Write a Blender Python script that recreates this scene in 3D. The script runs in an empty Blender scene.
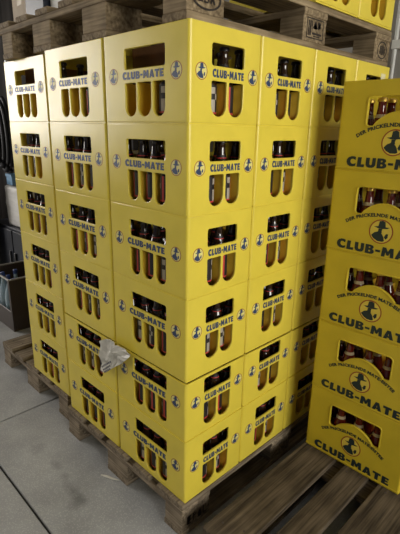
import bpy, bmesh, math, random
from mathutils import Vector, Matrix, noise
random.seed(7)
PI = math.pi
sc = bpy.context.scene
C = sc.collection

# ------------------------------------------------------------------ materials
def mat(name, color, rough=.5, metal=0, nscale=None, var=.12, bump=0, spec=.5, coat=0, emit=None, estr=0, trans=0, alt=None, stretch=None, detail=4):
    m = bpy.data.materials.new(name); m.use_nodes = True
    nt = m.node_tree; b = nt.nodes['Principled BSDF']
    b.inputs['Base Color'].default_value = (*color, 1)
    b.inputs['Roughness'].default_value = rough
    b.inputs['Metallic'].default_value = metal
    b.inputs['Specular IOR Level'].default_value = spec
    b.inputs['Coat Weight'].default_value = coat
    b.inputs['Transmission Weight'].default_value = trans
    if emit:
        b.inputs['Emission Color'].default_value = (*emit, 1)
        b.inputs['Emission Strength'].default_value = estr
    if nscale:
        tc = nt.nodes.new('ShaderNodeTexCoord'); mp = nt.nodes.new('ShaderNodeMapping')
        if stretch: mp.inputs['Scale'].default_value = stretch
        nt.links.new(tc.outputs['Object'], mp.inputs['Vector'])
        n = nt.nodes.new('ShaderNodeTexNoise'); n.inputs['Scale'].default_value = nscale; n.inputs['Detail'].default_value = detail
        nt.links.new(mp.outputs['Vector'], n.inputs['Vector'])
        r = nt.nodes.new('ShaderNodeValToRGB')
        c2 = alt or tuple(c*(1-var) for c in color)
        c1 = color if alt else tuple(min(1, c*(1+var)) for c in color)
        r.color_ramp.elements[0].position = .35 if not stretch else .33; r.color_ramp.elements[1].position = .65 if not stretch else .68
        r.color_ramp.elements[0].color = (*c2, 1); r.color_ramp.elements[1].color = (*c1, 1)
        nt.links.new(n.outputs['Fac'], r.inputs['Fac']); nt.links.new(r.outputs['Color'], b.inputs['Base Color'])
        mr = nt.nodes.new('ShaderNodeMapRange'); mr.inputs['To Min'].default_value = max(0, rough-.09); mr.inputs['To Max'].default_value = min(1, rough+.09)
        nt.links.new(n.outputs['Fac'], mr.inputs['Value']); nt.links.new(mr.outputs['Result'], b.inputs['Roughness'])
        if bump:
            bp = nt.nodes.new('ShaderNodeBump'); bp.inputs['Strength'].default_value = bump; bp.inputs['Distance'].default_value = .004
            nt.links.new(n.outputs['Fac'], bp.inputs['Height']); nt.links.new(bp.outputs['Normal'], b.inputs['Normal'])
    return m

M = {}
M['crate'] = mat('crate_plastic', (.73, .585, .065), .31, nscale=9, var=.045, bump=.06, spec=.5)
M['crate_big'] = mat('large_crate_plastic', (.62, .47, .03), .42, nscale=9, var=.06, bump=.06)
M['divider'] = mat('divider_plastic', (.74, .47, .035), .5)
M['ink'] = mat('blue_ink', (.022, .045, .12), .5)
M['ink_dark'] = mat('dark_green_ink', (.012, .025, .03), .5)
M['ring'] = mat('emblem_ring_ink', (.30, .07, .02), .5)
M['field'] = mat('emblem_field', (.74, .66, .22), .5)
M['field_big'] = mat('emblem_field_big', (.72, .56, .08), .5)
M['glass'] = mat('brown_bottle_glass', (.022, .010, .005), .07, spec=.6, coat=.4)
M['amber'] = mat('amber_bottle_glass', (.12, .012, .006), .06, spec=.6, coat=.4)
M['cap'] = mat('dark_crown_cap', (.03, .028, .03), .35, metal=.5)
M['gold'] = mat('gold_crown_cap', (.75, .50, .10), .35, metal=.7)
M['label_white'] = mat('paper_label', (.40, .36, .30), .5)
M['label_red'] = mat('red_label_print', (.50, .04, .035), .5)
M['label_dark'] = mat('dark_label_print', (.014, .012, .014), .5)
M['label_cream'] = mat('cream_neck_label', (.50, .40, .24), .5)
M['sticker'] = mat('pale_sticker', (.72, .66, .38), .45)

def wood(name, c1, c2, rough=.8):
    """grain runs along the object's longest axis: three variants of the mapping"""
    out = []
    for ax in range(3):
        s = [38, 38, 38]; s[ax] = 1.6
        m = mat(name + '_' + 'xyz'[ax], c1, rough, nscale=2.2, alt=c2, bump=.35, spec=.2, stretch=tuple(s), detail=6)
        nt = m.node_tree
        nz = nt.nodes.new('ShaderNodeTexNoise'); nz.inputs['Scale'].default_value = 7; nz.inputs['Detail'].default_value = 5
        tc = nt.nodes.new('ShaderNodeTexCoord'); nt.links.new(tc.outputs['Object'], nz.inputs['Vector'])
        mx = nt.nodes.new('ShaderNodeMix'); mx.data_type = 'RGBA'; mx.blend_type = 'MULTIPLY'; mx.inputs['Factor'].default_value = .8
        rp = nt.nodes.new('ShaderNodeValToRGB'); rp.color_ramp.elements[0].position = .3; rp.color_ramp.elements[1].position = .7
        rp.color_ramp.elements[0].color = (.30, .28, .26, 1); rp.color_ramp.elements[1].color = (1, 1, 1, 1)
        b = nt.nodes['Principled BSDF']; src = b.inputs['Base Color'].links[0].from_socket
        nt.links.new(nz.outputs['Fac'], rp.inputs['Fac'])
        nt.links.new(src, mx.inputs[6]); nt.links.new(rp.outputs['Color'], mx.inputs[7]); nt.links.new(mx.outputs[2], b.inputs['Base Color'])
        out.append(m)
    return out
W_OLD = wood('weathered_pine', (.40, .325, .23), (.13, .10, .07))
W_PALE = wood('pale_pine', (.44, .34, .21), (.16, .115, .065))
W_SHADE = wood('shaded_pine', (.20, .155, .105), (.045, .034, .024))  # pine coloured darker to stand in for the shade over the right pallet
M['burn'] = mat('burnt_brand', (.018, .012, .008), .8)
M['nail'] = mat('rusty_nail', (.05, .035, .03), .6)

# ------------------------------------------------------------------ helpers
def link(name, me, parent=None, loc=None, rot=None):
    o = bpy.data.objects.new(name, me); C.objects.link(o)
    if parent: o.parent = parent
    if loc is not None: o.location = loc
    if rot is not None: o.rotation_euler = rot
    return o
def empty(name, loc, label, cat, group=None, rot=(0, 0, 0)):
    o = bpy.data.objects.new(name, None); C.objects.link(o)
    o.location = loc; o.rotation_euler = rot; o.empty_display_size = .05
    tag(o, label, cat, group); return o
def tag(o, label, cat, group=None):
    n = len(label.split()); assert 4 <= n <= 16, (n, label)
    o['label'] = label; o['category'] = cat
    if group: o['group'] = group
def struct(o): o['kind'] = 'structure'; return o
def to_mesh(bm, name, mats, smooth=None):
    me = bpy.data.meshes.new(name)
    bmesh.ops.recalc_face_normals(bm, faces=bm.faces)
    bm.to_mesh(me); bm.free()
    for m in (mats if isinstance(mats, (list, tuple)) else [mats]): me.materials.append(m)
    if smooth:
        for p in me.polygons: p.use_smooth = True
        me.set_sharp_from_angle(angle=math.radians(smooth))
    return me
def add_box(bm, x0, x1, y0, y1, z0, z1, bevel=0, mi=0, seg=1):
    r = bmesh.ops.create_cube(bm, size=1, matrix=Matrix.Translation(((x0+x1)/2, (y0+y1)/2, (z0+z1)/2)) @ Matrix.Diagonal((x1-x0, y1-y0, z1-z0, 1)))
    vs = r['verts']; fs = {f for v in vs for f in v.link_faces}
    for f in fs: f.material_index = mi
    if bevel:
        bmesh.ops.bevel(bm, geom=list({e for v in vs for e in v.link_edges}), offset=bevel, segments=seg, affect='EDGES', profile=.5)
def box_mesh(name, x0, x1, y0, y1, z0, z1, m, bevel=0, seg=1):
    bm = bmesh.new(); add_box(bm, x0, x1, y0, y1, z0, z1, bevel, 0, seg); return to_mesh(bm, name, m)
def add_tube(bm, pts, r, n=10, mi=0, cap=True):
    pts = [Vector(p) for p in pts]; rings = []
    for i, p in enumerate(pts):
        d = (pts[min(i+1, len(pts)-1)] - pts[max(i-1, 0)]).normalized()
        up = Vector((0, 0, 1)) if abs(d.z) < .9 else Vector((1, 0, 0))
        a = d.cross(up).normalized(); b = d.cross(a)
        rr = r[i] if isinstance(r, (list, tuple)) else r
        rings.append([bm.verts.new(p + (a*math.cos(t*2*PI/n) + b*math.sin(t*2*PI/n))*rr) for t in range(n)])
    for A, B in zip(rings, rings[1:]):
        for t in range(n):
            f = bm.faces.new((A[t], A[(t+1) % n], B[(t+1) % n], B[t])); f.material_index = mi
    if cap:
        bm.faces.new(rings[0][::-1]).material_index = mi; bm.faces.new(rings[-1]).material_index = mi
def add_lathe(bm, prof, n=20, mi=0, center=(0, 0)):
    rings = []
    for r, z in prof:
        rings.append([bm.verts.new((center[0]+r*math.cos(t*2*PI/n), center[1]+r*math.sin(t*2*PI/n), z)) for t in range(n)])
    fs = []
    for A, B in zip(rings, rings[1:]):
        row = []
        for t in range(n):
            f = bm.faces.new((A[t], A[(t+1) % n], B[(t+1) % n], B[t])); f.material_index = mi; row.append(f)
        fs.append(row)
    return rings, fs
def dup(root, loc, label, name=None, rotz=None, cat=None):
    assert 4 <= len(label.split()) <= 16, label
    r = root.copy(); C.objects.link(r); r.location = loc; r['label'] = label
    if rotz is not None: r.rotation_euler = (0, 0, rotz)
    for ch in list(root.children):
        c = ch.copy(); C.objects.link(c); c.parent = r
        for g in list(ch.children):
            d = g.copy(); C.objects.link(d); d.parent = c
    return r

# 2-D outlines with holes -> solid plates (a curve filled, extruded, bevelled and turned to mesh)
def curve_mesh(splines, t, bevel=0, obj_setup=None):
    cu = bpy.data.curves.new('outline', 'CURVE'); cu.dimensions = '2D'; cu.fill_mode = 'BOTH'
    for pts in splines:
        s = cu.splines.new('POLY'); s.points.add(len(pts)-1)
        for p, q in zip(s.points, pts): p.co = (q[0], q[1], 0, 1)
        s.use_cyclic_u = True
    cu.extrude = t/2 - bevel; cu.bevel_depth = bevel; cu.bevel_resolution = 1; cu.offset = -bevel
    return bake(cu)
def bake(cu):
    o = bpy.data.objects.new('tmp', cu); C.objects.link(o)
    dg = bpy.context.evaluated_depsgraph_get(); dg.update()
    me = bpy.data.meshes.new_from_object(o.evaluated_get(dg))
    C.objects.unlink(o); bpy.data.objects.remove(o); bpy.data.curves.remove(cu)
    return me
def text_mesh(body, x0, x1, y0, y1, t, embolden=.02):
    cu = bpy.data.curves.new('lettering', 'FONT'); cu.body = body; cu.resolution_u = 2; cu.offset = embolden; cu.size = 1; cu.space_character = 1.04
    cu.extrude = t/2
    me = bake(cu)
    xs = [v.co.x for v in me.vertices]; ys = [v.co.y for v in me.vertices]
    a, b, c, d = min(xs), max(xs), min(ys), max(ys)
    for v in me.vertices:
        v.co.x = x0 + (v.co.x-a)/(b-a)*(x1-x0); v.co.y = y0 + (v.co.y-c)/(d-c)*(y1-y0)
    return me
GLYPH = {  # heavy hand-cut capitals, each outline in its own unit box: (width, outlines)
 'C': (.80, [[(.78, .94), (.62, 1.0), (.40, 1.0), (.16, .88), (.02, .66), (0, .42), (.10, .16), (.30, .02), (.56, 0), (.78, .08), (.80, .34), (.66, .28), (.50, .26), (.38, .34), (.32, .50), (.36, .68), (.48, .75), (.62, .72), (.76, .64)]]),
 'L': (.62, [[(.04, 1.0), (.36, 1.0), (.33, .28), (.62, .30), (.60, 0), (0, 0)]]),
 'U': (.80, [[(0, 1.0), (.30, 1.0), (.30, .38), (.36, .27), (.46, .27), (.52, .38), (.52, 1.0), (.80, 1.0), (.80, .30), (.70, .08), (.54, 0), (.26, 0), (.10, .08), (0, .30)]]),
 'B': (.76, [[(.02, 1.0), (.46, 1.0), (.66, .92), (.72, .74), (.60, .55), (.76, .40), (.76, .18), (.62, .03), (.44, 0), (0, 0)], [(.30, .78), (.42, .78), (.44, .70), (.40, .62), (.30, .62)], [(.30, .40), (.44, .40), (.47, .31), (.43, .22), (.30, .22)]]),
 '-': (.40, [[(0, .36), (.40, .36), (.40, .60), (0, .60)]]),
 'M': (1.0, [[(.06, 1.0), (.34, 1.0), (.51, .60), (.68, 1.0), (.94, 1.0), (1.0, 0), (.72, 0), (.70, .50), (.58, .18), (.44, .18), (.32, .50), (.28, 0), (0, 0)]]),
 'A': (.84, [[(.28, 1.0), (.58, 1.0), (.84, 0), (.54, 0), (.50, .17), (.33, .17), (.29, 0), (0, 0)], [(.37, .36), (.47, .36), (.425, .66)]]),
 'T': (.74, [[(0, 1.0), (.74, 1.0), (.73, .72), (.53, .72), (.52, 0), (.22, 0), (.22, .72), (.01, .72)]]),
 'E': (.64, [[(.02, 1.0), (.62, 1.0), (.61, .76), (.32, .76), (.32, .61), (.56, .61), (.56, .39), (.32, .39), (.32, .25), (.64, .25), (.62, 0), (0, 0)]])}
def logo_mesh(x0, x1, y0, y1, t, sp=.11):
    w = sum(GLYPH[c][0] for c in 'CLUB-MATE') + 8*sp; k = (x1-x0)/w; x = x0; out = []
    for i, c in enumerate('CLUB-MATE'):
        gw, pl = GLYPH[c]; up = 1.0 if i else 1.06
        for p in pl: out.append([(x+a*k, y0+b*(y1-y0)*up) for a, b in p])
        x += (gw+sp)*k
    return curve_mesh(out, t)
def rrect(x0, x1, y0, y1, r, n=4, rb=None):
    rb = r if rb is None else rb
    out = []
    for cx, cy, a0, rr in ((x1-r, y1-r, 0, r), (x0+r, y1-r, PI/2, r), (x0+rb, y0+rb, PI, rb), (x1-rb, y0+rb, 1.5*PI, rb)):
        for k in range(n+1):
            a = a0 + k*PI/2/n; out.append((cx+rr*math.cos(a), cy+rr*math.sin(a)))
    return out
def circle(cx, cy, r, n=24): return [(cx+r*math.cos(k*2*PI/n), cy+r*math.sin(k*2*PI/n)) for k in range(n)]

def face_mat(which, a, b):
    """maps (u, v, n) on a wall of a crate a wide and b deep to the crate's own space, origin at its bottom centre"""
    if which == 'front': return Matrix(((1, 0, 0, -a/2), (0, 0, -1, -b/2), (0, 1, 0, 0), (0, 0, 0, 1)))
    if which == 'right': return Matrix(((0, 0, 1, a/2), (1, 0, 0, -b/2), (0, 1, 0, 0), (0, 0, 0, 1)))
    if which == 'back': return Matrix(((-1, 0, 0, a/2), (0, 0, 1, b/2), (0, 1, 0, 0), (0, 0, 0, 1)))
    return Matrix(((0, 0, -1, -a/2), (-1, 0, 0, b/2), (0, 1, 0, 0), (0, 0, 0, 1)))
def merge(parts, name, mats):
    """parts: (mesh, matrix, material index)"""
    bm = bmesh.new()
    for me, mx, mi in parts:
        n0 = len(bm.verts); f0 = len(bm.faces)
        bm.from_mesh(me); bm.verts.ensure_lookup_table(); bm.faces.ensure_lookup_table()
        for v in bm.verts[n0:]: v.co = mx @ v.co
        if mi is not None:
            for f in bm.faces[f0:]: f.material_index = mi
    me = bpy.data.meshes.new(name); bmesh.ops.recalc_face_normals(bm, faces=bm.faces); bm.to_mesh(me); bm.free()
    for m in mats: me.materials.append(m)
    return me

# ------------------------------------------------------------------ the small crate
A_, B_, H_ = .4024, .300, .2578
TW = .008
def wall_long(v0, v1, w=A_):
    rc = .009
    sp = [[(rc, v0), (w-rc, v0), (w-rc, v1), (rc, v1)], rrect(.112, .302, .156, .212, .007)]
    for x0, x1 in ((.113, .167), (.176, .239), (.248, .302)): sp.append(rrect(x0, x1, .022, .117, .005, rb=(x1-x0)/2-.001))
    return sp
def wall_short(v0, v1, w=B_):
    rc = .009
    sp = [[(rc, v0), (w-rc, v0), (w-rc, v1), (rc, v1)], rrect(.086, .222, .156, .213, .008)]
    for x0, x1 in ((.087, .149), (.159, .221)): sp.append(rrect(x0, x1, .023, .117, .005, rb=(x1-x0)/2-.001))
    return sp
def crate_body(name, v0, v1, m, a=A_, b=B_, wl=wall_long, ws=wall_short, gap=.0012, floor_z=0.0, rim=.0035):
    parts = []
    for f, fn in (('front', wl), ('back', wl), ('right', ws), ('left', ws)):
        me = curve_mesh(fn(v0+.005, v1), TW, .0018)
        parts.append((me, face_mat(f, a-2*gap, b-2*gap) @ Matrix.Translation((0, 0, -TW/2)), 0))
    bm = bmesh.new()
    # rounded corner posts
    R = .0103
    for sx in (-1, 1):
        for sy in (-1, 1):
            cx, cy = sx*(a/2-gap-R), sy*(b/2-gap-R)
            ring = []
            a0 = math.atan2(sy, sx) - PI/4
            pts = [(cx+R*math.cos(a0+k*PI/12), cy+R*math.sin(a0+k*PI/12)) for k in range(7)]
            pts.append((cx, cy))
            lo = [bm.verts.new((x, y, v0+.005)) for x, y in pts]; hi = [bm.verts.new((x, y, v1)) for x, y in pts]
            n = len(pts)
            for k in range(n): bm.faces.new((lo[k], lo[(k+1) % n], hi[(k+1) % n], hi[k]))
            bm.faces.new(lo[::-1]); bm.faces.new(hi)
    # foot that nests into the crate below
    g = gap + .0028
    for q in ((-a/2+g, a/2-g, -b/2+g, -b/2+g+.006), (-a/2+g, a/2-g, b/2-g-.006, b/2-g), (-a/2+g, -a/2+g+.006, -b/2+g+.006, b/2-g-.006), (a/2-g-.006, a/2-g, -b/2+g+.006, b/2-g-.006)):
        add_box(bm, *q, v0, v0+.0056)
    add_box(bm, -a/2+.009, a/2-.009, -b/2+.009, b/2-.009, floor_z+.001, floor_z+.005)
    # inner stiffening ribs below the rim
    for q in ((-a/2+.009, a/2-.009, -b/2+.009, -b/2+.013), (-a/2+.009, a/2-.009, b/2-.013, b/2-.009)): add_box(bm, *q, v1-.014, v1-.010)
    bmesh.ops.recalc_face_normals(bm, faces=bm.faces)
    tmp = bpy.data.meshes.new('t'); bm.to_mesh(tmp); bm.free()
    parts.append((tmp, Matrix.Identity(4), 0))
    me = merge(parts, name, [m])
    for p in me.polygons: p.use_smooth = True
    me.set_sharp_from_angle(angle=math.radians(32))
    return me
BX = [.060-.2015, .139-.2015, .2065-.2015, .274-.2015, .350-.2015]     # bottle rows, crate space
BY = [.0445-.15, .118-.15, .191-.15, .2575-.15]
def divider_mesh(a, b, xs, ys, h, m, name):
    bm = bmesh.new(); g = .0095
    for x in [(xs[k]+xs[k+1])/2 for k in range(len(xs)-1)]: add_box(bm, x-.0012, x+.0012, -b/2+g, b/2-g, .0052, h)
    for y in [(ys[k]+ys[k+1])/2 for k in range(len(ys)-1)]: add_box(bm, -a/2+g, a/2-g, y-.0012, y+.0012, .0052, h-.002)
    return to_mesh(bm, name, m)

def emblem(cx, cy, R, field, ink, ring):
    """badge: ring, pale field, man in a broad hat with a cloak, lifting a cup; 2-D pieces at small steps of depth"""
    P = []
    def add(sps, z0, z1, mi):
        me = curve_mesh(sps, z1-z0); P.append((me, Matrix.Translation((cx, cy, (z0+z1)/2)) @ Matrix.Diagonal((R, R, 1, 1)), mi))
    add([circle(0, 0, 1, 28), circle(0, 0, .90, 28)], 0, .0004, 0)
    add([circle(0, 0, .90, 28)], 0, .0003, 1)
    add([[(-.62, .36), (-.3, .26), (.1, .24), (.5, .30), (.68, .42), (.34, .42), (.28, .82), (.06, .90), (-.2, .84), (-.26, .42)]], .0003, .0005, 2)   # hat
    add([[(-.22, .24), (-.24, .02), (-.30, -.10), (-.06, -.16), (.10, -.12), (.06, .04), (.10, .24)]], .0003, .0005, 2)      # head in shade
    add([[(-.26, -.02), (-.52, -.12), (-.74, -.34), (-.76, -.40), (-.56, -.62), (-.2, -.80), (.2, -.80), (.36, -.72), (.26, -.40), (.12, -.18)]], .0003, .0005, 2)   # cloak
    add([[(.30, -.40), (.44, -.12), (.62, -.10), (.60, -.42), (.46, -.58)]], .0003, .0005, 2)     # raised hand and cup
    return P
def print_face(f, a, b, txt, ems, name_mats):
    """returns (lettering mesh, [emblem meshes]) placed just proud of wall f"""
    off = -.0012
    F = face_mat(f, a, b) @ Matrix.Translation((0, 0, off))
    T = merge([(logo_mesh(*txt, .0008), F @ Matrix.Translation((0, 0, .0004)), 0)], 'lettering', [name_mats[0]])
    E = [merge([(me, F @ mx, mi) for me, mx, mi in emblem(*e, None, None, None)], 'emblem', [name_mats[1], name_mats[2], name_mats[0]]) for e in ems]
    return T, E
body_std = crate_body('crate_body', 0, H_, M['crate'])
body_tall = crate_body('crate_body_deep_skirt', -.0300, H_, M['crate'])
body_low = crate_body('crate_body_low_rim', 0, H_-.0352, M['crate'])
div_me = divider_mesh(A_, B_, BX, BY, .118, M['divider'], 'divider_grid')
mats_small = [M['ink'], M['ring'], M['field']]
PF = print_face('front', A_, B_, (.103, .298, .127, .148), [(.055, .139, .0235), (.351, .139, .0235)], mats_small)
PR = print_face('right', A_, B_, (.090, .222, .126, .147), [(.047, .138, .0225), (.264, .138, .0225)], mats_small)

def make_crate(loc, body, label, front, right):
    t = empty('bottle_crate', loc, label, 'crate', 'yellow bottle crates of the tall stacks')
    link('crate_body', body, t); link('divider_grid', div_me, t)
    for on, (T, E) in ((front, PF), (right, PR)):
        if on:
            link('lettering', T, t)['label'] = 'dark blue lettering reading CLUB-MATE'
            for e in E: link('emblem', e, t)['label'] = 'round badge of a man in a broad hat'
    return t

# ------------------------------------------------------------------ bottles
def bottle_proto(k, kr, glass, cap, neckl):
    n = 20
    prof = [(.024*kr, .002), (.029*kr, .0), (.0305*kr, .006), (.0305*kr, .112*k), (.028*kr, .130*k), (.020*k, .150*k), (.0145*k, .168*k), (.0125*k, .190*k), (.0122*k, .207*k), (.0138*k, .209*k), (.0138*k, .214*k)]
    bm = bmesh.new(); rings, _ = add_lathe(bm, prof, n); bm.faces.new(rings[0][::-1]); bm.faces.new(rings[-1])
    body = to_mesh(bm, 'bottle_body', glass, 50)
    bm = bmesh.new(); rings, _ = add_lathe(bm, [(.0155*k, .2065*k), (.0158*k, .212*k), (.0140*k, .2172*k), (.009*k, .2185*k)], 14); bm.faces.new(rings[-1]); bm.faces.new(rings[0][::-1])
    capm = to_mesh(bm, 'cap', cap, 40)
    bm = bmesh.new()
    rings, rows = add_lathe(bm, [(.0309*kr, z*k) for z in (.026, .031, .050, .066, .082, .100, .105)], 24)
    for i, row in enumerate(rows):
        for t, f in enumerate(row):
            f.material_index = 1 if i == 0 or t % 8 == 6 else (0 if (t % 8 in (2, 3) and i in (1, 2, 4)) or (t % 8 == 4 and i == 3) else 2)
    lab = to_mesh(bm, 'body_label', [M['label_white'], M['label_red'], M['label_dark']], 40)
    bm = bmesh.new()
    rings, rows = add_lathe(bm, [(.0178*k, .1585*k), (.0170*k, .161*k), (.0154*k, .1665*k), (.0149*k, .169*k)], 20)
    for i, row in enumerate(rows):
        for t, f in enumerate(row): f.material_index = 1 if i == 0 else 0
    nl = to_mesh(bm, 'neck_label', [neckl, M['label_red'] if neckl is M['label_dark'] else M['label_cream']], 40)
    return body, capm, lab, nl
small_b = bottle_proto(.975, 1.0, M['glass'], M['cap'], M['label_dark'])
big_b = bottle_proto(1.055, 1.04, M['amber'], M['gold'], M['label_cream'])
VISIBLE = None
INNER_SEEN = set('''corner column|0|3|3;corner column|1|0|1;corner column|1|1|1;corner column|1|3|3;corner column|2|0|1;corner column|2|1|1;corner column|2|3|2;corner column|2|3|3;corner column|3|0|1;corner column|3|1|1;corner column|3|2|1;corner column|3|3|2;corner column|3|3|3;corner column|4|0|1;corner column|4|1|1;corner column|4|2|1;corner column|4|3|1;corner column|4|3|2;corner column|4|3|3;far left column|1|4|1;far left column|2|4|1;far left column|3|0|1;far left column|4|4|1;middle column|0|0|1;middle column|1|0|1;middle column|2|0|1;middle column|3|0|1;middle column|3|4|1;middle column|4|0|1;middle column|4|1|1;middle column|4|2|1;middle column|4|4|1;right|0|0|1;right|0|1|1;right|1|0|1;right|1|1|1;right|1|2|1;right|2|0|1;right|2|1|1;right|2|2|1;right|3|0|1;right|3|1|1;right|3|2|1;right|4|0|1;right|4|1|1;right|4|2|1;second column rightward|0|3|3;second column rightward|1|3|3;second column rightward|2|3|3;second column rightward|3|3|0;second column rightward|3|3|3;second column rightward|4|3|0;second column rightward|4|3|2;second column rightward|4|3|3'''.split(';'))   # inner bottles that show through the windows
protos = {}
def put_bottle(kind, key, loc, label, group):
    cn, L_, i_, j_ = key.split('|')
    outer = (j_ == '0' and (cn.split()[0] in ('corner', 'middle', 'far', 'right'))) or (i_ == '4' and cn.split()[0] in ('corner', 'second', 'third', 'fourth'))
    if not outer and key not in INNER_SEEN: return
    rz = random.uniform(0, 2*PI)
    if kind not in protos:
        me = small_b if kind == 'small' else big_b
        t = empty('glass_bottle', loc, label, 'bottle', group, (0, 0, rz))
        for nme, m in zip(('bottle_body', 'cap', 'body_label', 'neck_label'), me): link(nme, m, t)
        protos[kind] = t
    else:
        t = dup(protos[kind], loc, label, rotz=rz); t['group'] = group
    t['_key'] = key

ORD = ['top', 'second', 'third', 'fourth', 'fifth', 'bottom']
FX = ['far left edge', 'left slot', 'middle slot', 'right slot', 'far right edge']
FY = ['near edge', 'near slot', 'far slot', 'far edge']
PALLET_TOP = .1440
def fill_front(cn, L, cx, cy, z, skip=()):
    for j in (0, 1):
        for i in range(5):
            if (i, j) in skip: continue
            put_bottle('small', '%s|%d|%d|%d' % (cn, L, i, j), (cx+BX[i], cy+BY[j], z+.0055),
                       'brown bottle, %s the %s, %s crate of %s' % ('front row by' if j == 0 else 'second row behind', FX[i], ORD[L], cn), 'brown bottles in the tall stacks')
def fill_right(cn, L, cx, cy, z, rows=(0, 1, 2, 3), skip=()):
    for i in (4, 3):
        for j in rows:
            if (i, j) in skip: continue
            put_bottle('small', '%s|%d|%d|%d' % (cn, L, i, j), (cx+BX[i], cy+BY[j], z+.0055),
                       'brown bottle, %s the %s, %s crate of %s' % ('outer row by' if i == 4 else 'inner row behind', FY[j], ORD[L], cn), 'brown bottles in the tall stacks')
DESC = {'corner column': 'at the near corner of the big stack', 'middle column': 'left of the corner column, front side', 'far left column': 'far left column on its own pallet',
        'second column rightward': 'just behind the corner column, right side', 'third column rightward': 'third along the right side, half shaded', 'fourth column rightward': 'farthest back along the right side'}
def crate_column(cn, cx, cy, front, right):
    for L in range(6):
        z = PALLET_TOP + (5-L)*H_
        lower = front and cn != 'far left column' or right
        body = body_tall if (L == 3 and lower) else (body_low if (L == 4 and lower) else body_std)
        jx, jy = random.uniform(-.0006, .0006), random.uniform(-.0006, .0006)
        out = .001 if L < 4 else (.0045 if L == 5 else .002)
        if cn == 'far left column': out = random.uniform(-.002, .002)
        lab = 'yellow bottle crate, %s of six, %s' % (ORD[L] if L in (0, 5) else ORD[L] + ' from top', DESC[cn])
        c = make_crate((cx+jx+out*(1 if right else .5), cy+jy-out, z), body, lab, front, right)
        if cn == 'fourth column rightward' and L == 0:
            st = link('sticker', box_mesh('sticker', A_/2-.0012, A_/2-.0007, .065, .108, .185, .228, M['sticker']), c); st['label'] = 'pale square sticker'
        x, y = c.location.x, c.location.y
        if front:
            sk = ()
            if L == 0: sk = {'far left column': [(i, j) for i in range(5) for j in (0, 1)], 'middle column': [(i, j) for i in (1, 2, 4) for j in (0, 1)], 'corner column': [(i, j) for i in (0, 1, 2) for j in (0, 1)]}[cn]
            if L == 1 and cn == 'far left column': sk = [(0, 0), (3, 0)]
            fill_front(cn, L, x, y, z, sk)
            if right: fill_right(cn, L, x, y, z, (2, 3))
        else: fill_right(cn, L, x, y, z)
def tray(loc, a, b, label, sticker=False):
    t = empty('cardboard_tray', loc, label, 'tray')
    bm = bmesh.new(); w = .004
    add_box(bm, -a/2, a/2, -b/2, b/2, 0, w)
    for q in ((-a/2, a/2, -b/2, -b/2+w), (-a/2, a/2, b/2-w, b/2), (-a/2, -a/2+w, -b/2+w, b/2-w), (a/2-w, a/2, -b/2+w, b/2-w)): add_box(bm, *q, w, .115)
    link('tray_body', to_mesh(bm, 'tray_body', M['brown_card']), t)
    if sticker: link('sticker', box_mesh('tray_sticker', .045, .105, -b/2-.0012, -b/2-.0002, .045, .090, M['label_white']), t)['label'] = 'pale paper sticker'
M['brown_card'] = mat('brown_cardboard', (.20, .095, .045), .75, nscale=8, var=.15)
tray((-.866-A_/2, .030+B_/2+.03, PALLET_TOP+5*H_+.1185), .33, .19, 'brown cardboard tray inside the top crate of the far left column', True)
tray((-.275, B_/2+.035, PALLET_TOP+5*H_+.1185), .20, .18, 'brown cardboard tray inside the top crate of the corner column')
crate_column('corner column', -A_/2, B_/2, True, True)
crate_column('middle column', -A_*1.5-.0005, B_/2, True, False)
crate_column('second column rightward', -A_/2, B_*1.5+.0003, False, True)
crate_column('third column rightward', -A_/2, B_*2.5+.0006, False, True)
crate_column('fourth column rightward', -A_/2, B_*3.5+.0009, False, True)
crate_column('far left column', -.866-A_/2, .030+B_/2, True, False)

# ------------------------------------------------------------------ the large crates on the right
A2, B2, H2 = .402, .300, .2875
def wall_arch(v0, v1):
    w = A2; rc = .009
    pts = []
    x0, x1, top, bot = .099, .303, .238, .148
    r = .012
    for cx, cy, a0 in ((x1-r, top-r, 0), (x0+r, top-r, PI/2)):
        for k in range(5): a = a0+k*PI/8; pts.append((cx+r*math.cos(a), cy+r*math.sin(a)))
    for k in range(5): a = PI+k*PI/8; pts.append((x0+.009+.009*math.cos(a), bot+.009+.009*math.sin(a)))
    # arch bump: flat foot, then a flat-topped hill
    for k in range(17):
        s = k/16; x = .122+s*.158
        pts.append((x, bot + .044*math.sin(PI*s)**.75))
    for k in range(5): a = 1.5*PI+k*PI/8; pts.append((x1-.009+.009*math.cos(a), bot+.009+.009*math.sin(a)))
    return [[(rc, v0), (w-rc, v0), (w-rc, v1), (rc, v1)], pts]
def wall_grip(v0, v1):
    w = B2; rc = .009
    return [[(rc, v0), (w-rc, v0), (w-rc, v1), (rc, v1)], rrect(.085, .215, .170, .238, .014)]
big_body = crate_body('large_crate_body', 0, H2, M['crate_big'], A2, B2, wall_arch, wall_grip)
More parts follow.
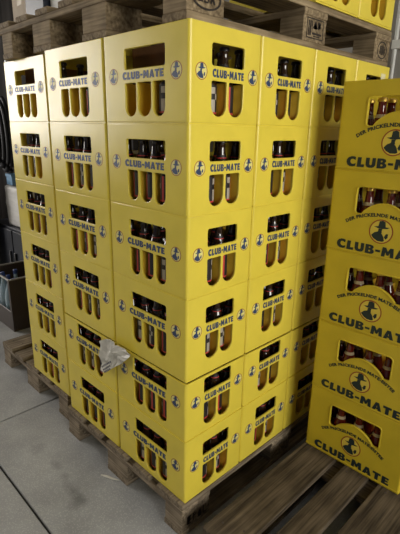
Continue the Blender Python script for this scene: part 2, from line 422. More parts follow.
# raised lip round the window and a ledge near the foot
arch = wall_arch(0, 1)[1]
def grow(pts, d):
    cx = sum(p[0] for p in pts)/len(pts)
    out = []
    n = len(pts)
    for i in range(n):
        p0, p1 = Vector(pts[i-1]), Vector(pts[(i+1) % n]); t = (p1-p0)
        nn = Vector((t.y, -t.x)).normalized() if t.length > 1e-9 else Vector((0, 0))
        out.append((pts[i][0]+nn.x*d, pts[i][1]+nn.y*d))
    return out
lip = curve_mesh([grow(arch, .0045), arch], .0030, .0008)
Fm = face_mat('front', A2, B2)
big_lip = merge([(lip, Fm @ Matrix.Translation((0, 0, -.0005)), 0)], 'window_rim', [M['crate_big']])
bm = bmesh.new()
add_box(bm, -A2/2+.004, A2/2-.004, -B2/2-.0008, -B2/2+.003, .0085, .0115, .0006)
ledge = to_mesh(bm, 'foot_ledge', M['crate_big'])
BX2 = [(-.152+k*.076) for k in range(5)]; BY2 = [(-.105+k*.070) for k in range(4)]
div2 = divider_mesh(A2, B2, BX2, BY2, .130, M['divider'], 'large_divider_grid')
mats_big = [M['ink_dark'], M['ring'], M['field_big']]
def mark_poly(me_in): return me_in
Foff = Fm @ Matrix.Translation((0, 0, -.0012))
big_letter = merge([(logo_mesh(.045, .360, .0150, .0470, .0008), Foff @ Matrix.Translation((0, 0, .0004)), 0)], 'lettering', [M['ink_dark']])
def arc_text(body, cx, cy, R, half, h):
    me = text_mesh(body, -half*R, half*R, 0, h, .0008, .034)
    for v in me.vertices:
        a = v.co.x/R; r = R + v.co.y; v.co.x, v.co.y = cx+r*math.sin(a), cy+r*math.cos(a)
    return me
big_arc = merge([(arc_text('DER PRICKELNDE MATE-EISTEE', .198, -.085, .2305, .57, .0125), Foff @ Matrix.Translation((0, 0, .0004)), 0)], 'slogan', [M['ink_dark']])
big_em = merge([(me, Foff @ mx, mi) for me, mx, mi in emblem(.199, .097, .0415, None, None, None)], 'emblem', [mats_big[1], mats_big[2], mats_big[0]])
RX, RY = .114, .595
ORD5 = ['top', 'second', 'third', 'fourth', 'bottom']
for L in range(5):
    z = PALLET_TOP + (4-L)*H2
    cx, cy = RX+A2/2+random.uniform(-.0008, .0008), RY+B2/2+random.uniform(-.0008, .0008)
    t = empty('bottle_crate', (cx, cy, z), 'large yellow crate with arched window, %s of the five at right' % (ORD5[L] if L in (0, 4) else ORD5[L] + ' from top'), 'crate', 'large yellow crates in the right stack')
    link('crate_body', big_body, t); link('divider_grid', div2, t); link('window_rim', big_lip, t); link('foot_ledge', ledge, t)
    link('lettering', big_letter, t)['label'] = 'large dark lettering reading CLUB-MATE'
    link('slogan', big_arc, t)['label'] = 'small arched lettering reading DER PRICKELNDE MATE-EISTEE'
    link('emblem', big_em, t)['label'] = 'large round badge of a man in a broad hat'
    for j in (0, 1):
        for i in range(5):
            put_bottle('big', 'right|%d|%d|%d' % (L, i, j), (cx+BX2[i], cy+BY2[j], z+.0055),
                'amber bottle with gold cap, %s %s, %s crate of right stack' % ('front row' if j == 0 else 'second row', ['far left', 'left of centre', 'centre', 'right of centre', 'far right'][i], ORD5[L]), 'gold capped bottles in the right stack')

# ------------------------------------------------------------------ pallets
def pallet(name, x0, y0, z0, W, Lg, label, xs, ys, woods, deck_n=5, deck_w=None, brand=None, skip=()):
    """blocks centred on xs and ys; deck boards run along y, stringers along x"""
    t = empty(name, (x0, y0, z0), label, 'pallet')
    def board(n, a, b, c, d, e, f, ws, ax, j=.0015, nails=()):
        q = [v + random.uniform(-j, j) for v in (a, b, c, d)]
        bm = bmesh.new(); cx, cy, cz = (q[0]+q[1])/2, (q[2]+q[3])/2, (e+f)/2
        add_box(bm, q[0]-cx, q[1]-cx, q[2]-cy, q[3]-cy, e-cz, f-cz, .0022)
        for nx, ny in nails:
            bmesh.ops.create_cone(bm, cap_ends=True, segments=8, radius1=.0045, radius2=.004, depth=.0012, matrix=Matrix.Translation((nx-cx, ny-cy, f-cz+.0003)))
            for fc in bm.faces[-10:]: fc.material_index = 1
        bm.faces.ensure_lookup_table()
        for fc in bm.faces:
            fc.material_index = 1 if len(nails) and fc.calc_center_median().z > f-cz+.0001 or (len(nails) and fc.calc_area() < 2e-5 and fc.calc_center_median().z > f-cz-.0001) else 0
        me = to_mesh(bm, n, [ws[ax], M['nail']])
        return link(n, me, t, (cx, cy, cz))
    bw = .100; ends = (xs[0]-bw/2, xs[-1]+bw/2)
    for k, x in enumerate(xs):
        w = .145 if 0 < k < len(xs)-1 else .100
        cx = min(max(x, w/2), W-w/2)
        board('bottom_board', cx-w/2, cx+w/2, 0, Lg, 0, .022, woods, 1)
    for k, x in enumerate(xs):
        w = .145 if 0 < k < len(xs)-1 else .100
        cx = min(max(x, w/2), W-w/2)
        for m_, y in enumerate(ys):
            d = .145; cy = min(max(y, d/2), Lg-d/2)
            b = board('block', cx-w/2+.002, cx+w/2-.002, cy-d/2+.002, cy+d/2-.002, .0222, .0998, woods, 0)
            if brand and (k, m_) in brand: brand[(k, m_)](b, w, d)
    for y in ys:
        cy = min(max(y, .0725), Lg-.0725)
        board('stringer_board', 0, W, cy-.0725, cy+.0725, .1000, .1218, woods, 0)
    if deck_w is None: deck_w = [.145, .100, .145, .100, .145]
    gaps = (W-sum(deck_w))/(len(deck_w)-1); x = 0
    for k, w in enumerate(deck_w):
        if k not in skip:
            board('deck_board', x, x+w, 0, Lg, .1220, .1437, woods, 1, nails=[(x+w*f, y_+random.uniform(-.02, .02)) for f in (.25, .75) for y_ in (min(max(q, .07), Lg-.07) for q in ys)])
        x += w+gaps
    return t
def brand_plate(parent, face, w, d, splines, h0=-.028):
    me = curve_mesh(splines, .0006)
    if face == 'right': F = Matrix(((0, 0, 1, w/2-.0009), (1, 0, 0, 0), (0, 1, 0, 0), (0, 0, 0, 1)))
    else: F = Matrix(((1, 0, 0, 0), (0, 0, -1, -d/2+.0022), (0, 1, 0, 0), (0, 0, 0, 1)))
    m2 = merge([(me, F @ Matrix.Translation((0, 0, .0006)), 0)], 'burnt_brand', [M['burn']])
    link('burnt_brand', m2, parent)['label'] = 'dark branded mark burnt into the wood'
def oval(a, b, n=28): return [(a*math.cos(k*2*PI/n), b*math.sin(k*2*PI/n)) for k in range(n)]
def bar(x0, y0, x1, y1, w=.004):
    d = Vector((x1-x0, y1-y0)).normalized()*w/2; n = Vector((-d.y, d.x))
    return [(x0-n.x, y0-n.y), (x1-n.x, y1-n.y), (x1+n.x, y1+n.y), (x0+n.x, y0+n.y)]
def eur(s=1):
    o = [oval(.056*s, .030*s), oval(.050*s, .025*s)]
    for q in ((-.030, -.012, -.030, .012), (-.029, .010, -.014, .010), (-.029, -.010, -.014, -.010), (-.029, 0, -.017, 0), (-.007, -.010, -.007, .012), (.007, -.010, .007, .012), (-.006, -.011, .006, -.011), (.017, -.012, .017, .012), (.018, .010, .029, .008), (.018, 0, .028, .001), (.022, -.002, .031, -.012)):
        o.append(bar(*[v*s for v in q]))
    return o
def brand_eur(b, w, d): brand_plate(b, 'right', w, d, eur())
def brand_square(b, w, d):
    o = [[(-.052, -.028), (.052, -.028), (.052, .034), (-.052, .034)], [(-.049, -.025), (.049, -.025), (.049, .031), (-.049, .031)]]
    for q in ((-.040, -.020, -.040, .026, .005), (-.030, -.020, -.030, .026, .007), (-.020, .0, -.020, .026, .004), (-.012, .004, .0, .026, .004), (.0, .026, .012, .004, .004), (-.010, .010, .010, .010, .004), (.018, .004, .018, .026, .004), (.019, .025, .034, .020, .005), (.019, .012, .034, .012, .005), (-.018, -.012, .040, -.012, .006), (-.010, -.020, .030, -.020, .003)): o.append(bar(*q))
    brand_plate(b, 'right', w, d, o)
def brand_round(b, w, d):
    o = [oval(.044, .034), oval(.039, .029)]
    for q in ((-.018, -.016, -.018, .016, .008), (-.007, -.018, -.007, .018, .007), (.004, -.018, .004, .018, .008), (.015, -.016, .015, .016, .007), (.024, -.010, .024, .010, .005)): o.append(bar(*q))
    brand_plate(b, 'right', w, d, o)
def brand_letters(b, w, d):
    o = []
    for q in ((-.045, -.02, -.045, .016), (-.044, .014, -.028, .014), (-.044, -.018, -.028, -.018), (-.044, -.002, -.030, -.002), (-.016, -.02, -.016, .016), (-.016, .014, -.002, .006), (-.015, .0, -.002, .004), (.008, -.02, .016, .016), (.016, .016, .026, -.02), (.010, -.006, .024, -.006), (.036, -.02, .036, .016), (.037, -.018, .050, -.018)): o.append(bar(*[v for v in q], .005))
    brand_plate(b, 'right', w, d, o)

XS8 = (.05, .40, .75); YS12 = (.0725, .60, 1.1275)
pallet('wooden_pallet', -.812, -.016, 0, .817, 1.22, 'worn wooden pallet under the big corner stack of yellow crates', (.05, .408, .767), YS12, W_OLD, brand={(2, 0): brand_letters})
pallet('wooden_pallet', -1.690, .024, 0, .806, 1.2, 'worn wooden pallet under far left crate column, bare boards on its left', XS8, YS12, W_OLD)
pallet('wooden_pallet', .112, -.022, 0, .80, 1.2, 'pallet with bare planks, coloured dark for shade, in front of the right stack', XS8, YS12, W_SHADE)
pallet('wooden_pallet', -1.215, .004, PALLET_TOP+6*H_+.0005, 1.200, 1.198, 'wide pallet lying on top of the big stack with branded blocks', (.075, .392, .757, 1.150), (.060, .600, 1.135), W_PALE,
       deck_w=[.11, .10, .10, .10, .10, .10, .14], brand={(3, 0): brand_eur, (3, 1): brand_square, (3, 2): brand_round})

# ------------------------------------------------------------------ load on the upper pallet
ZU = PALLET_TOP+6*H_+.0005+.1440
for k, (y, lab) in enumerate(((1.035, 'yellow crate on the upper pallet, farthest back at top right'), (.7345, 'yellow crate on the upper pallet, second from the far end'))):
    make_crate((-A_/2-.008, y, ZU), body_std, lab, False, True)
M['tan'] = mat('tan_carton', (.46, .36, .24), .7, nscale=12, var=.08)
M['navy'] = mat('navy_plastic', (.012, .016, .03), .45)
M['white_plastic'] = mat('white_plastic', (.62, .62, .58), .5)
def open_bin(name, loc, a, b, h, m, label, cat, t=.006, lipw=.008):
    bm = bmesh.new()
    add_box(bm, -a/2, a/2, -b/2, b/2, 0, .006)
    for q in ((-a/2, a/2, -b/2, -b/2+t), (-a/2, a/2, b/2-t, b/2), (-a/2, -a/2+t, -b/2+t, b/2-t), (a/2-t, a/2, -b/2+t, b/2-t)): add_box(bm, *q, .006, h)
    body = to_mesh(bm, 'bin_body', m)
    bm = bmesh.new(); l = lipw
    for q in ((-a/2-l, a/2+l, -b/2-l, -b/2), (-a/2-l, a/2+l, b/2, b/2+l), (-a/2-l, -a/2, -b/2, b/2), (a/2, a/2+l, -b/2, b/2)): add_box(bm, *q, h-.02, h+.002, .002)
    rim = to_mesh(bm, 'rim', m)
    tt = empty(name, loc, label, cat); link('bin_body', body, tt); link('rim', rim, tt); return tt
def carton(name, loc, a, b, h, m, label):
    tt = empty(name, loc, label, 'box')
    link('box_body', box_mesh('box_body', -a/2, a/2, -b/2, b/2, 0, h-.004, m, .003), tt)
    bm = bmesh.new(); add_box(bm, -a/2, a/2, -b/2, -.0015, h-.004, h, .001); add_box(bm, -a/2, a/2, .0015, b/2, h-.004, h, .001)
    link('flap', to_mesh(bm, 'flap', m), tt)
    link('tape', box_mesh('tape', -.024, .024, -b/2-.0006, -b/2, h*.35, h-.006, M['label_cream']), tt)
    return tt
carton('cardboard_box', (-1.125, .20, ZU), .150, .26, .20, M['tan'], 'tan cardboard box on the upper pallet, at the far left')
open_bin('plastic_bin', (-.952, .20, ZU), .150, .30, .17, M['navy'], 'dark navy plastic bin on the upper pallet beside the tan box', 'bin')
open_bin('plastic_bin', (-.765, .21, ZU), .180, .28, .16, M['white_plastic'], 'white plastic bin on the upper pallet right of the navy bin', 'bin')

# ------------------------------------------------------------------ crumpled bag caught between the crates
M['bag'] = mat('thin_white_bag', (.60, .58, .52), .35, nscale=30, var=.06, bump=.2)
out = [(-.478, .615), (-.43, .64), (-.384, .652), (-.368, .640), (-.339, .650), (-.300, .642), (-.276, .630), (-.296, .604), (-.345, .565), (-.40, .525), (-.448, .486), (-.479, .487), (-.481, .55)]
bm = bmesh.new()
cen = Vector((-.405, .585)); N = 40; rings = []
def outline(f):
    f = (f % 1)*len(out); i = int(f); p, q = Vector(out[i]), Vector(out[(i+1) % len(out)]); return p.lerp(q, f-i)
cv = None
for s in (.2, .4, .6, .8, 1.0):
    rings.append([])
    for k in range(N):
        p = cen.lerp(outline(k/N), s)
        fold = .006*abs(math.sin(k*2*PI/N*2+.6))*s + .016*noise.noise(Vector((p.x*22, p.y*22, 1.3))) + .006*noise.noise(Vector((p.x*60, p.y*60, 4)))
        rings[-1].append(bm.verts.new((p.x, -.019 - fold - .003*(1-s), p.y)))
c0 = bm.verts.new((cen.x, -.030, cen.y))
for k in range(N): bm.faces.new((c0, rings[0][k], rings[0][(k+1) % N]))
for A, B in zip(rings, rings[1:]):
    for k in range(N): bm.faces.new((A[k], B[k], B[(k+1) % N], A[(k+1) % N]))
me = to_mesh(bm, 'sheet', M['bag']); o = link('sheet', me)
o.name = 'bag_sheet'
md = o.modifiers.new('solid', 'SOLIDIFY'); md.thickness = .0012
bag = empty('plastic_bag', (-.4, -.02, .6), 'crumpled white plastic bag hanging between crates on the front', 'bag')
o.parent = bag; o.matrix_parent_inverse = Matrix.Translation((.4, .02, -.6))
# faded print on it
bm = bmesh.new()
for r0, dz, L in ((.0, 0, .075), (.012, -.012, .06), (.022, -.022, .045)):
    x = 0
    while x < L:
        w = random.uniform(.004, .009)
        add_box(bm, x, x+w, -.0004, .0004, dz-.0035, dz+.0035); x += w+.003

me = to_mesh(bm, 'print', mat('grey_print', (.10, .10, .12), .5))
p = link('bag_print', me, bag, (-.405+.4, -.062+.02, .545-.6), (math.radians(0), math.radians(-38), math.radians(4))); p['label'] = 'faded grey printed lines'

# ------------------------------------------------------------------ floor and litter
M['concrete'] = mat('concrete', (.36, .365, .365), .62, nscale=3, var=.20, bump=.08, detail=9)
nt = M['concrete'].node_tree; b = nt.nodes['Principled BSDF']
src = b.inputs['Base Color'].links[0].from_socket
tc = nt.nodes.new('ShaderNodeTexCoord')
vo = nt.nodes.new('ShaderNodeTexVoronoi'); vo.inputs['Scale'].default_value = 150; nt.links.new(tc.outputs['Object'], vo.inputs['Vector'])
vr = nt.nodes.new('ShaderNodeValToRGB'); vr.color_ramp.elements[0].color = (1.28, 1.27, 1.25, 1); vr.color_ramp.elements[0].position = .10; vr.color_ramp.elements[1].color = (.90, .90, .90, 1); vr.color_ramp.elements[1].position = .45
nt.links.new(vo.outputs['Distance'], vr.inputs['Fac'])
mx = nt.nodes.new('ShaderNodeMix'); mx.data_type = 'RGBA'; mx.blend_type = 'MULTIPLY'; mx.inputs['Factor'].default_value = 1
nt.links.new(src, mx.inputs[6]); nt.links.new(vr.outputs['Color'], mx.inputs[7])
# old oil stains: small dark blots with soft ragged edges
last = mx.outputs[2]
for (sx, sy, rx, ry, k) in ((-.645, -.170, .05, .035, .3), (-.56, -.175, .03, .03, .25), (-.47, -.19, .10, .035, .38), (-.40, -.205, .05, .05, .38), (-.80, -.18, .06, .06, .25), (-.3, -.28, .12, .1, .18)):
    mp = nt.nodes.new('ShaderNodeMapping'); mp.vector_type = 'TEXTURE'
    mp.inputs['Location'].default_value = (sx, sy, 0); mp.inputs['Scale'].default_value = (rx, ry, 1)
    dn = nt.nodes.new('ShaderNodeTexNoise'); dn.inputs['Scale'].default_value = 30; nt.links.new(tc.outputs['Object'], dn.inputs['Vector'])
    nt.links.new(tc.outputs['Object'], mp.inputs['Vector'])
    ln = nt.nodes.new('ShaderNodeVectorMath'); ln.operation = 'LENGTH'; nt.links.new(mp.outputs['Vector'], ln.inputs[0])
    ad = nt.nodes.new('ShaderNodeMath'); ad.operation = 'MULTIPLY_ADD'; ad.inputs[1].default_value = .9; nt.links.new(dn.outputs['Fac'], ad.inputs[0]); nt.links.new(ln.outputs['Value'], ad.inputs[2])
    mr = nt.nodes.new('ShaderNodeMapRange'); mr.inputs['From Min'].default_value = .5; mr.inputs['From Max'].default_value = 1.35; mr.inputs['To Min'].default_value = 1-k; mr.inputs['To Max'].default_value = 1
    nt.links.new(ad.outputs[0], mr.inputs['Value'])
    m2 = nt.nodes.new('ShaderNodeMix'); m2.data_type = 'RGBA'; m2.blend_type = 'MULTIPLY'; m2.inputs['Factor'].default_value = 1
    nt.links.new(last, m2.inputs[6]); nt.links.new(mr.outputs['Result'], m2.inputs[7]); last = m2.outputs[2]
nt.links.new(last, b.inputs['Base Color'])
M['joint'] = mat('dark_joint', (.02, .019, .018), .95)
bm = bmesh.new()
xs = [-7, -5.115, -3.115, -1.115, .885, 2.885, 5]; ys = [-6, -4.35, -2.35, -.35, 1.65]
for x0, x1 in zip(xs, xs[1:]):
    for y0, y1 in zip(ys, ys[1:]): add_box(bm, x0+.005, x1-.005, y0+.005, y1-.005, -.05, 0, .0025)
add_box(bm, -7, 5, -6, 1.65, -.08, -.012, 0, 1)
struct(link('floor', to_mesh(bm, 'floor', [M['concrete'], M['joint']])))
M['straw'] = mat('pale_strip', (.62, .60, .52), .5)
bm = bmesh.new(); add_tube(bm, [(-.458, -.062, .004), (-.435, -.050, .0045), (-.41, -.040, .0042), (-.380, -.024, .004)], [.0025, .005, .0048, .002], 8)
tag(link('plastic_strip', to_mesh(bm, 'plastic_strip', M['straw'], 60)), 'small pale curved strip lying on the floor by the pallet', 'litter')


# ------------------------------------------------------------------ brown crate with clear bottles, far left
M['brown_crate'] = mat('brown_crate_plastic', (.055, .040, .033), .42)
M['clear_blue'] = mat('pale_blue_bottle', (.30, .40, .46), .12, spec=.6, coat=.5)
M['blue_cap'] = mat('blue_cap', (.02, .05, .20), .4)
CXB, CYB, a, b, h = -2.075-.20, .245+.15, .40, .30, .385
t = empty('bottle_crate', (CXB, CYB, 0), 'open fronted dark brown crate on the floor holding pale blue bottles', 'crate')
bm = bmesh.new()
add_box(bm, -a/2, a/2, -b/2, b/2, 0, .012)
add_box(bm, -a/2, a/2, b/2-.010, b/2, .012, h)
add_box(bm, -a/2, -a/2+.010, -b/2, b/2-.010, .012, h); add_box(bm, a/2-.010, a/2, -b/2, b/2-.010, .012, h)
add_box(bm, -a/2+.010, a/2-.010, -b/2, -b/2+.010, .012, .150, .002)
add_box(bm, -a/2+.010, -a/2+.028, -b/2, -b/2+.010, .150, h); add_box(bm, a/2-.028, a/2-.010, -b/2, -b/2+.010, .150, h)
link('crate_body', to_mesh(bm, 'brown_crate_body', M['brown_crate']), t)
bm = bmesh.new()
for q in ((-a/2-.004, a/2+.004, -b/2-.004, -b/2+.011), (-a/2-.004, a/2+.004, b/2-.011, b/2+.004), (-a/2-.004, -a/2+.011, -b/2+.011, b/2-.011), (a/2-.011, a/2+.004, -b/2+.011, b/2-.011)): add_box(bm, *q, h, h+.010, .002)
link('rim', to_mesh(bm, 'crate_rim', mat('light_grey_rim', (.30, .28, .26), .45)), t)  # rim in a lighter grey than the crate body
bm = bmesh.new()
for k in range(1, 4): add_box(bm, -a/2+k*a/4-.002, -a/2+k*a/4+.002, -b/2+.011, b/2-.011, .012, .10)
for k in range(1, 3): add_box(bm, -a/2+.011, a/2-.011, -b/2+k*b/3-.002, -b/2+k*b/3+.002, .012, .09)
link('divider_grid', to_mesh(bm, 'brown_divider', M['brown_crate']), t)
prof = [(.030, .0), (.037, .006), (.038, .15), (.037, .20), (.031, .245), (.018, .285), (.0135, .315), (.0135, .345)]
bm = bmesh.new(); rg, _ = add_lathe(bm, prof, 20); bm.faces.new(rg[0][::-1]); bm.faces.new(rg[-1])
wb = to_mesh(bm, 'water_bottle_body', M['clear_blue'], 50)
bm = bmesh.new(); rg, _ = add_lathe(bm, [(.0155, .338), (.0155, .366), (.012, .370)], 16); bm.faces.new(rg[0][::-1]); bm.faces.new(rg[-1])
wc = to_mesh(bm, 'water_bottle_cap', M['blue_cap'], 40)
proto = None; tall = {(3, 1), (3, 2), (2, 2)}
cols = ['leftmost', 'left of centre', 'right of centre', 'rightmost']; rws = ['front', 'middle', 'back']
for i in range(4):
    for j in range(3):
        if j == 2 or (j == 1 and i in (0, 2)): continue
        z = .0125
        loc = (CXB-a/2+(i+.5)*a/4, CYB-b/2+(j+.5)*(b-.02)/3+.01*(1), z)
        lab = 'pale blue bottle with blue cap, %s in %s row of the brown crate' % (cols[i], rws[j])
        if proto is None:
            proto = empty('water_bottle', loc, lab, 'bottle', 'blue capped bottles in the brown crate'); link('bottle_body', wb, proto); link('cap', wc, proto)
        else: dup(proto, loc, lab)

# ------------------------------------------------------------------ things behind, far left
M['cabinet'] = mat('dark_navy_metal', (.008, .011, .02), .45)
t = empty('storage_cabinet', (-2.75, .80, 0), 'low dark navy cabinet standing behind the brown bottle crate', 'cabinet')
link('cabinet_body', box_mesh('cabinet_body', -.45, .45, -.22, .25, .03, .60, M['cabinet'], .004), t)
for s in (-1, 1):
    d = link('door', box_mesh('door', s*.225-.215, s*.225+.215, -.235, -.221, .05, .58, M['cabinet'], .003), t)
    link('handle', box_mesh('handle', s*.05-.006, s*.05+.006, -.252, -.2355, .28, .40, mat('brushed_handle', (.3, .3, .3), .3, metal=1), .002), d)
for s in (-1, 1): link('foot', box_mesh('foot', s*.38-.03, s*.38+.03, -.18, .2, 0, .03, M['cabinet']), t)
M['wrap'] = mat('crinkled_white_wrap', (.74, .73, .70), .40, nscale=6, var=.10, bump=.8, stretch=(1, 1, 5))
bm = bmesh.new(); add_box(bm, -.23, .23, -.14, .14, 0, .335, .02, 0, 3)
bmesh.ops.subdivide_edges(bm, edges=list(bm.edges), cuts=6, use_grid_fill=True)
for v in bm.verts:
    q = noise.noise_vector(Vector((v.co.x*9, v.co.y*9, v.co.z*22)))*.012
    v.co += Vector((q.x, q.y, q.z*.4 if v.co.z > .05 else 0))
tag(link('wrapped_bundle', to_mesh(bm, 'wrapped_bundle', M['wrap'], 60), None, (-2.72, .76, .6015)), 'bundle in crinkled white wrapping on top of the dark cabinet', 'bundle')
M['light_blue'] = mat('light_blue_plastic', (.16, .32, .50), .5)
open_bin('plastic_tub', (-2.87, .70, .945), .11, .12, .085, M['light_blue'], 'small light blue tub standing on the white wrapped bundle', 'tub', .004, .006)
# leaning brown board
M['board'] = mat('brown_board', (.10, .07, .055), .7, nscale=5, var=.2)
bm = bmesh.new(); add_box(bm, -.16, .16, -.012, .012, 0, 1.0, .002)
tag(link('wooden_board', to_mesh(bm, 'wooden_board', M['board']), None, (-3.135, .495, 0), (math.radians(-2), 0, 0)), 'dark brown board leaning on the cabinet left of the bundle', 'board')
# chrome upright and black hoses
M['chrome'] = mat('dull_steel', (.45, .46, .47), .28, metal=1)
t = empty('steel_stand', (-3.90, 1.14, 0), 'tall thin steel stand rising behind the white bundle', 'stand')
bm = bmesh.new(); add_tube(bm, [(0, 0, .02), (0, 0, 2.3)], .012, 12); link('pole', to_mesh(bm, 'pole', M['chrome'], 40), t)
bm = bmesh.new(); add_tube(bm, [(.05, 0, .02), (.05, 0, 2.3)], .007, 10); link('side_rail', to_mesh(bm, 'side_rail', M['chrome'], 40), t)
link('base', box_mesh('base', -.12, .14, -.10, .12, 0, .02, M['chrome'], .004), t)
M['rubber'] = mat('black_rubber', (.012, .012, .014), .5)
bm = bmesh.new()
for q, (r, xo) in enumerate(((.26, 0), (.23, .01), (.20, -.01))):
    add_tube(bm, [(xo+r*math.cos(k*2*PI/30)*.55, -.03*q, r*1.5*math.sin(k*2*PI/30)) for k in range(31)], .022, 10, cap=False)
tag(link('rubber_hose', to_mesh(bm, 'rubber_hose', M['rubber'], 60), None, (-4.02, 1.10, 1.30)), 'coiled black rubber hose hanging on the thin steel stand', 'hose')
M['backdrop'] = mat('backdrop_shade', (.020, .016, .013), .8, nscale=3, var=.2)  # dark sheet added in place of the unlit depth at far left
bm = bmesh.new(); cols_ = []
for k in range(161):
    x = -5.9 + k*4.5/160; y = 1.40 + .035*math.sin(k*.55) + .012*math.sin(k*1.7+1)
    cols_.append([bm.verts.new((x, y, z)) for z in (.002, .8, 1.6, 2.4, 3.0)])
for P_, Q_ in zip(cols_, cols_[1:]):
    for a_ in range(4): bm.faces.new((P_[a_], Q_[a_], Q_[a_+1], P_[a_+1]))
t = empty('dark_backdrop', (-3.65, 1.40, 0), 'dark added curtain hanging behind the far left things', 'backdrop')
o = link('cloth', to_mesh(bm, 'cloth', M['backdrop'], 60), t, (3.65, -1.40, 0)); md = o.modifiers.new('solid', 'SOLIDIFY'); md.thickness = .003
bm = bmesh.new(); add_tube(bm, [(-5.95, 1.40, 3.01), (-1.35, 1.40, 3.01)], .016, 12); link('backdrop_rail', to_mesh(bm, 'backdrop_rail', M['chrome'], 40), t, (3.65, -1.40, 0))

# ------------------------------------------------------------------ room
M['wall'] = mat('wall_plaster', (.30, .285, .26), .85, nscale=2, var=.10, bump=.05)
M['ceil'] = mat('ceiling_paint', (.14, .13, .12), .9)
M['frame'] = mat('window_frame_paint', (.5, .5, .5), .5)
WY = 1.5
def wallbox(n, *q): return struct(link(n, box_mesh(n, *q, M['wall'])))
wallbox('wall_back', -6.2, 4.2, WY, WY+.15, 0, 3.5)
struct(link('ceiling', box_mesh('ceiling', -6.2, 4.2, -6, WY, 3.5, 3.6, M['ceil'])))
ry0, ry1, rz0, rz1 = -1.5, 1.1, 1.3, 2.7
bm = bmesh.new()
add_box(bm, 4.0, 4.2, -6, ry0, 0, 3.5); add_box(bm, 4.0, 4.2, ry1, WY, 0, 3.5); add_box(bm, 4.0, 4.2, ry0, ry1, 0, rz0); add_box(bm, 4.0, 4.2, ry0, ry1, rz1, 3.5)
struct(link('wall_right', to_mesh(bm, 'wall_right', M['wall'])))
# left wall with a tall daylight opening
wy0, wy1, wz0, wz1 = -3.4, -.9, 1.2, 3.2
bm = bmesh.new()
add_box(bm, -6.2, -6, -6, wy0, 0, 3.5); add_box(bm, -6.2, -6, wy1, WY, 0, 3.5); add_box(bm, -6.2, -6, wy0, wy1, 0, wz0); add_box(bm, -6.2, -6, wy0, wy1, wz1, 3.5)
struct(link('wall_left', to_mesh(bm, 'wall_left', M['wall'])))
M['day'] = mat('daylight_pane', (.8, .85, .9), .3, emit=(1, .97, .94), estr=4.0)
w2 = struct(link('window_2', box_mesh('window_2', 4.10, 4.12, ry0, ry1, rz0, rz1, M['day'])))
bm = bmesh.new()
for k in range(4):
    y = ry0+k*(ry1-ry0)/3; add_box(bm, 4.03, 4.09, y-.03 if k else y, y+.03 if k < 3 else y, rz0, rz1)
link('window_frame', to_mesh(bm, 'window_frame_right', M['frame']), w2)
w = struct(link('window_1', box_mesh('window_1', -6.12, -6.10, wy0, wy1, wz0, wz1, M['day'])))
bm = bmesh.new()
for k in range(5):
    y = wy0+k*(wy1-wy0)/4; add_box(bm, -6.09, -6.03, y-.03 if k else y, y+.03 if k < 4 else y, wz0, wz1)
add_box(bm, -6.09, -6.03, wy0, wy1, 1.7, 1.76)
link('window_frame', to_mesh(bm, 'window_frame', M['frame']), w)
# conduit and bracket on the back wall, top right
t = empty('wall_conduit', (-.118, WY-.02, 0), 'thin pale pipe running up the wall behind the stack', 'pipe')
bm = bmesh.new(); add_tube(bm, [(0, 0, .2), (0, 0, 3.4)], .010, 12); link('pipe', to_mesh(bm, 'pipe', mat('grey_pipe', (.5, .5, .48), .4), 40), t)
for z in (.6, 1.2, 1.83, 2.4, 3.0): link('clip', box_mesh('clip', -.014, .045, -.012, .019, z-.02, z+.02, M['white_plastic'], .002), t)

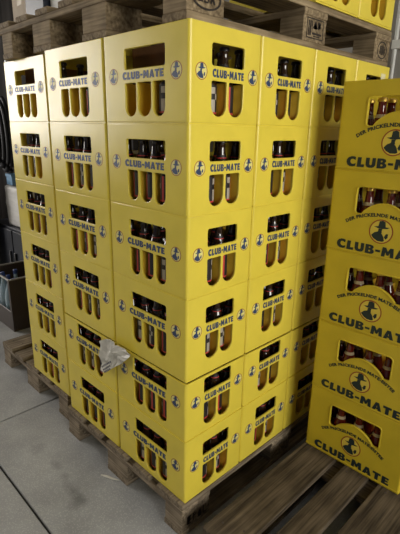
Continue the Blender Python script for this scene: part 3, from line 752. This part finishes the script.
# lamps
def lamp(x, y, z, rot, label, power, length=1.5, color=(1, .86, .62)):
    t = empty('ceiling_light', (x, y, z), label, 'lamp', None, (0, 0, rot))
    link('housing', box_mesh('housing', -length/2, length/2, -.08, .08, .03, .09, M['frame'], .005), t)
    bm = bmesh.new(); add_tube(bm, [(-length/2+.03, 0, .0), (length/2-.03, 0, .0)], .018, 10)
    link('tube', to_mesh(bm, 'tube', mat('glowing_tube', (.9, .9, .85), .4, emit=color, estr=3)), t)
    for s in (-1, 1): link('end_cap', box_mesh('end_cap', s*(length/2-.015)-.015, s*(length/2-.015)+.015, -.03, .03, -.022, .03, M['frame']), t)
    for s in (-1, 1): link('hanger', box_mesh('hanger', s*.5-.004, s*.5+.004, -.004, .004, .09, 3.5-z, M['frame']), t)
    L = bpy.data.lights.new('lamp_light', 'AREA'); L.shape = 'RECTANGLE'; L.size = length; L.size_y = .3; L.energy = power; L.color = color
    lo = bpy.data.objects.new('lamp_light', L); C.objects.link(lo); lo.parent = t; lo.location = (0, 0, -.03)
    return t
lamp(-.6, -2.6, 3.1, 0, 'hanging tube lamp behind the photographer, out of frame', 15)
L = bpy.data.lights.new('window_light_right', 'AREA'); L.shape = 'RECTANGLE'; L.size = 1.4; L.size_y = 2.6; L.energy = 95; L.color = (1, .97, .86)
lo = bpy.data.objects.new('window_light_right', L); C.objects.link(lo); lo.location = (3.98, -.2, 2.0); lo.rotation_euler = (0, PI/2, 0)
L = bpy.data.lights.new('window_light', 'AREA'); L.shape = 'RECTANGLE'; L.size = 2.0; L.size_y = 2.5; L.energy = 125; L.color = (1, .94, .87)
lo = bpy.data.objects.new('window_light', L); C.objects.link(lo); lo.location = (-5.98, -2.15, 2.2); lo.rotation_euler = (0, -PI/2, 0)

wd = bpy.data.worlds.new('world'); sc.world = wd; wd.use_nodes = True
bg = wd.node_tree.nodes['Background']; bg.inputs['Color'].default_value = (.80, .88, 1, 1); bg.inputs['Strength'].default_value = .10

# ------------------------------------------------------------------ camera
cam = bpy.data.cameras.new('camera'); co = bpy.data.objects.new('camera', cam); C.objects.link(co)
yaw, pit, rol = -.78889, .30147, .01958
cy_, sy_, cp, sp, cr, sr = math.cos(yaw), math.sin(yaw), math.cos(pit), math.sin(pit), math.cos(rol), math.sin(rol)
f = Vector((sy_*cp, cy_*cp, -sp)); r = Vector((cy_, -sy_, 0)); u = r.cross(f)
r2 = cr*r + sr*u; u2 = -sr*r + cr*u
mw = Matrix((r2, u2, -f)).transposed().to_4x4(); mw.translation = (.92431, -.86375, -.26871+6*.2578+.144)
co.matrix_world = mw
cam.sensor_fit = 'VERTICAL'; cam.sensor_height = 24; cam.sensor_width = 18; cam.lens = 444.54/534*24; cam.clip_start = .02
sc.camera = co
for o in bpy.data.objects:
    if '_key' in o.keys() and not globals().get('KEEP_KEYS'): del o['_key']
sc.view_settings.view_transform = 'Standard'; sc.view_settings.look = 'None'; sc.view_settings.gamma = 1; sc.view_settings.exposure = .06
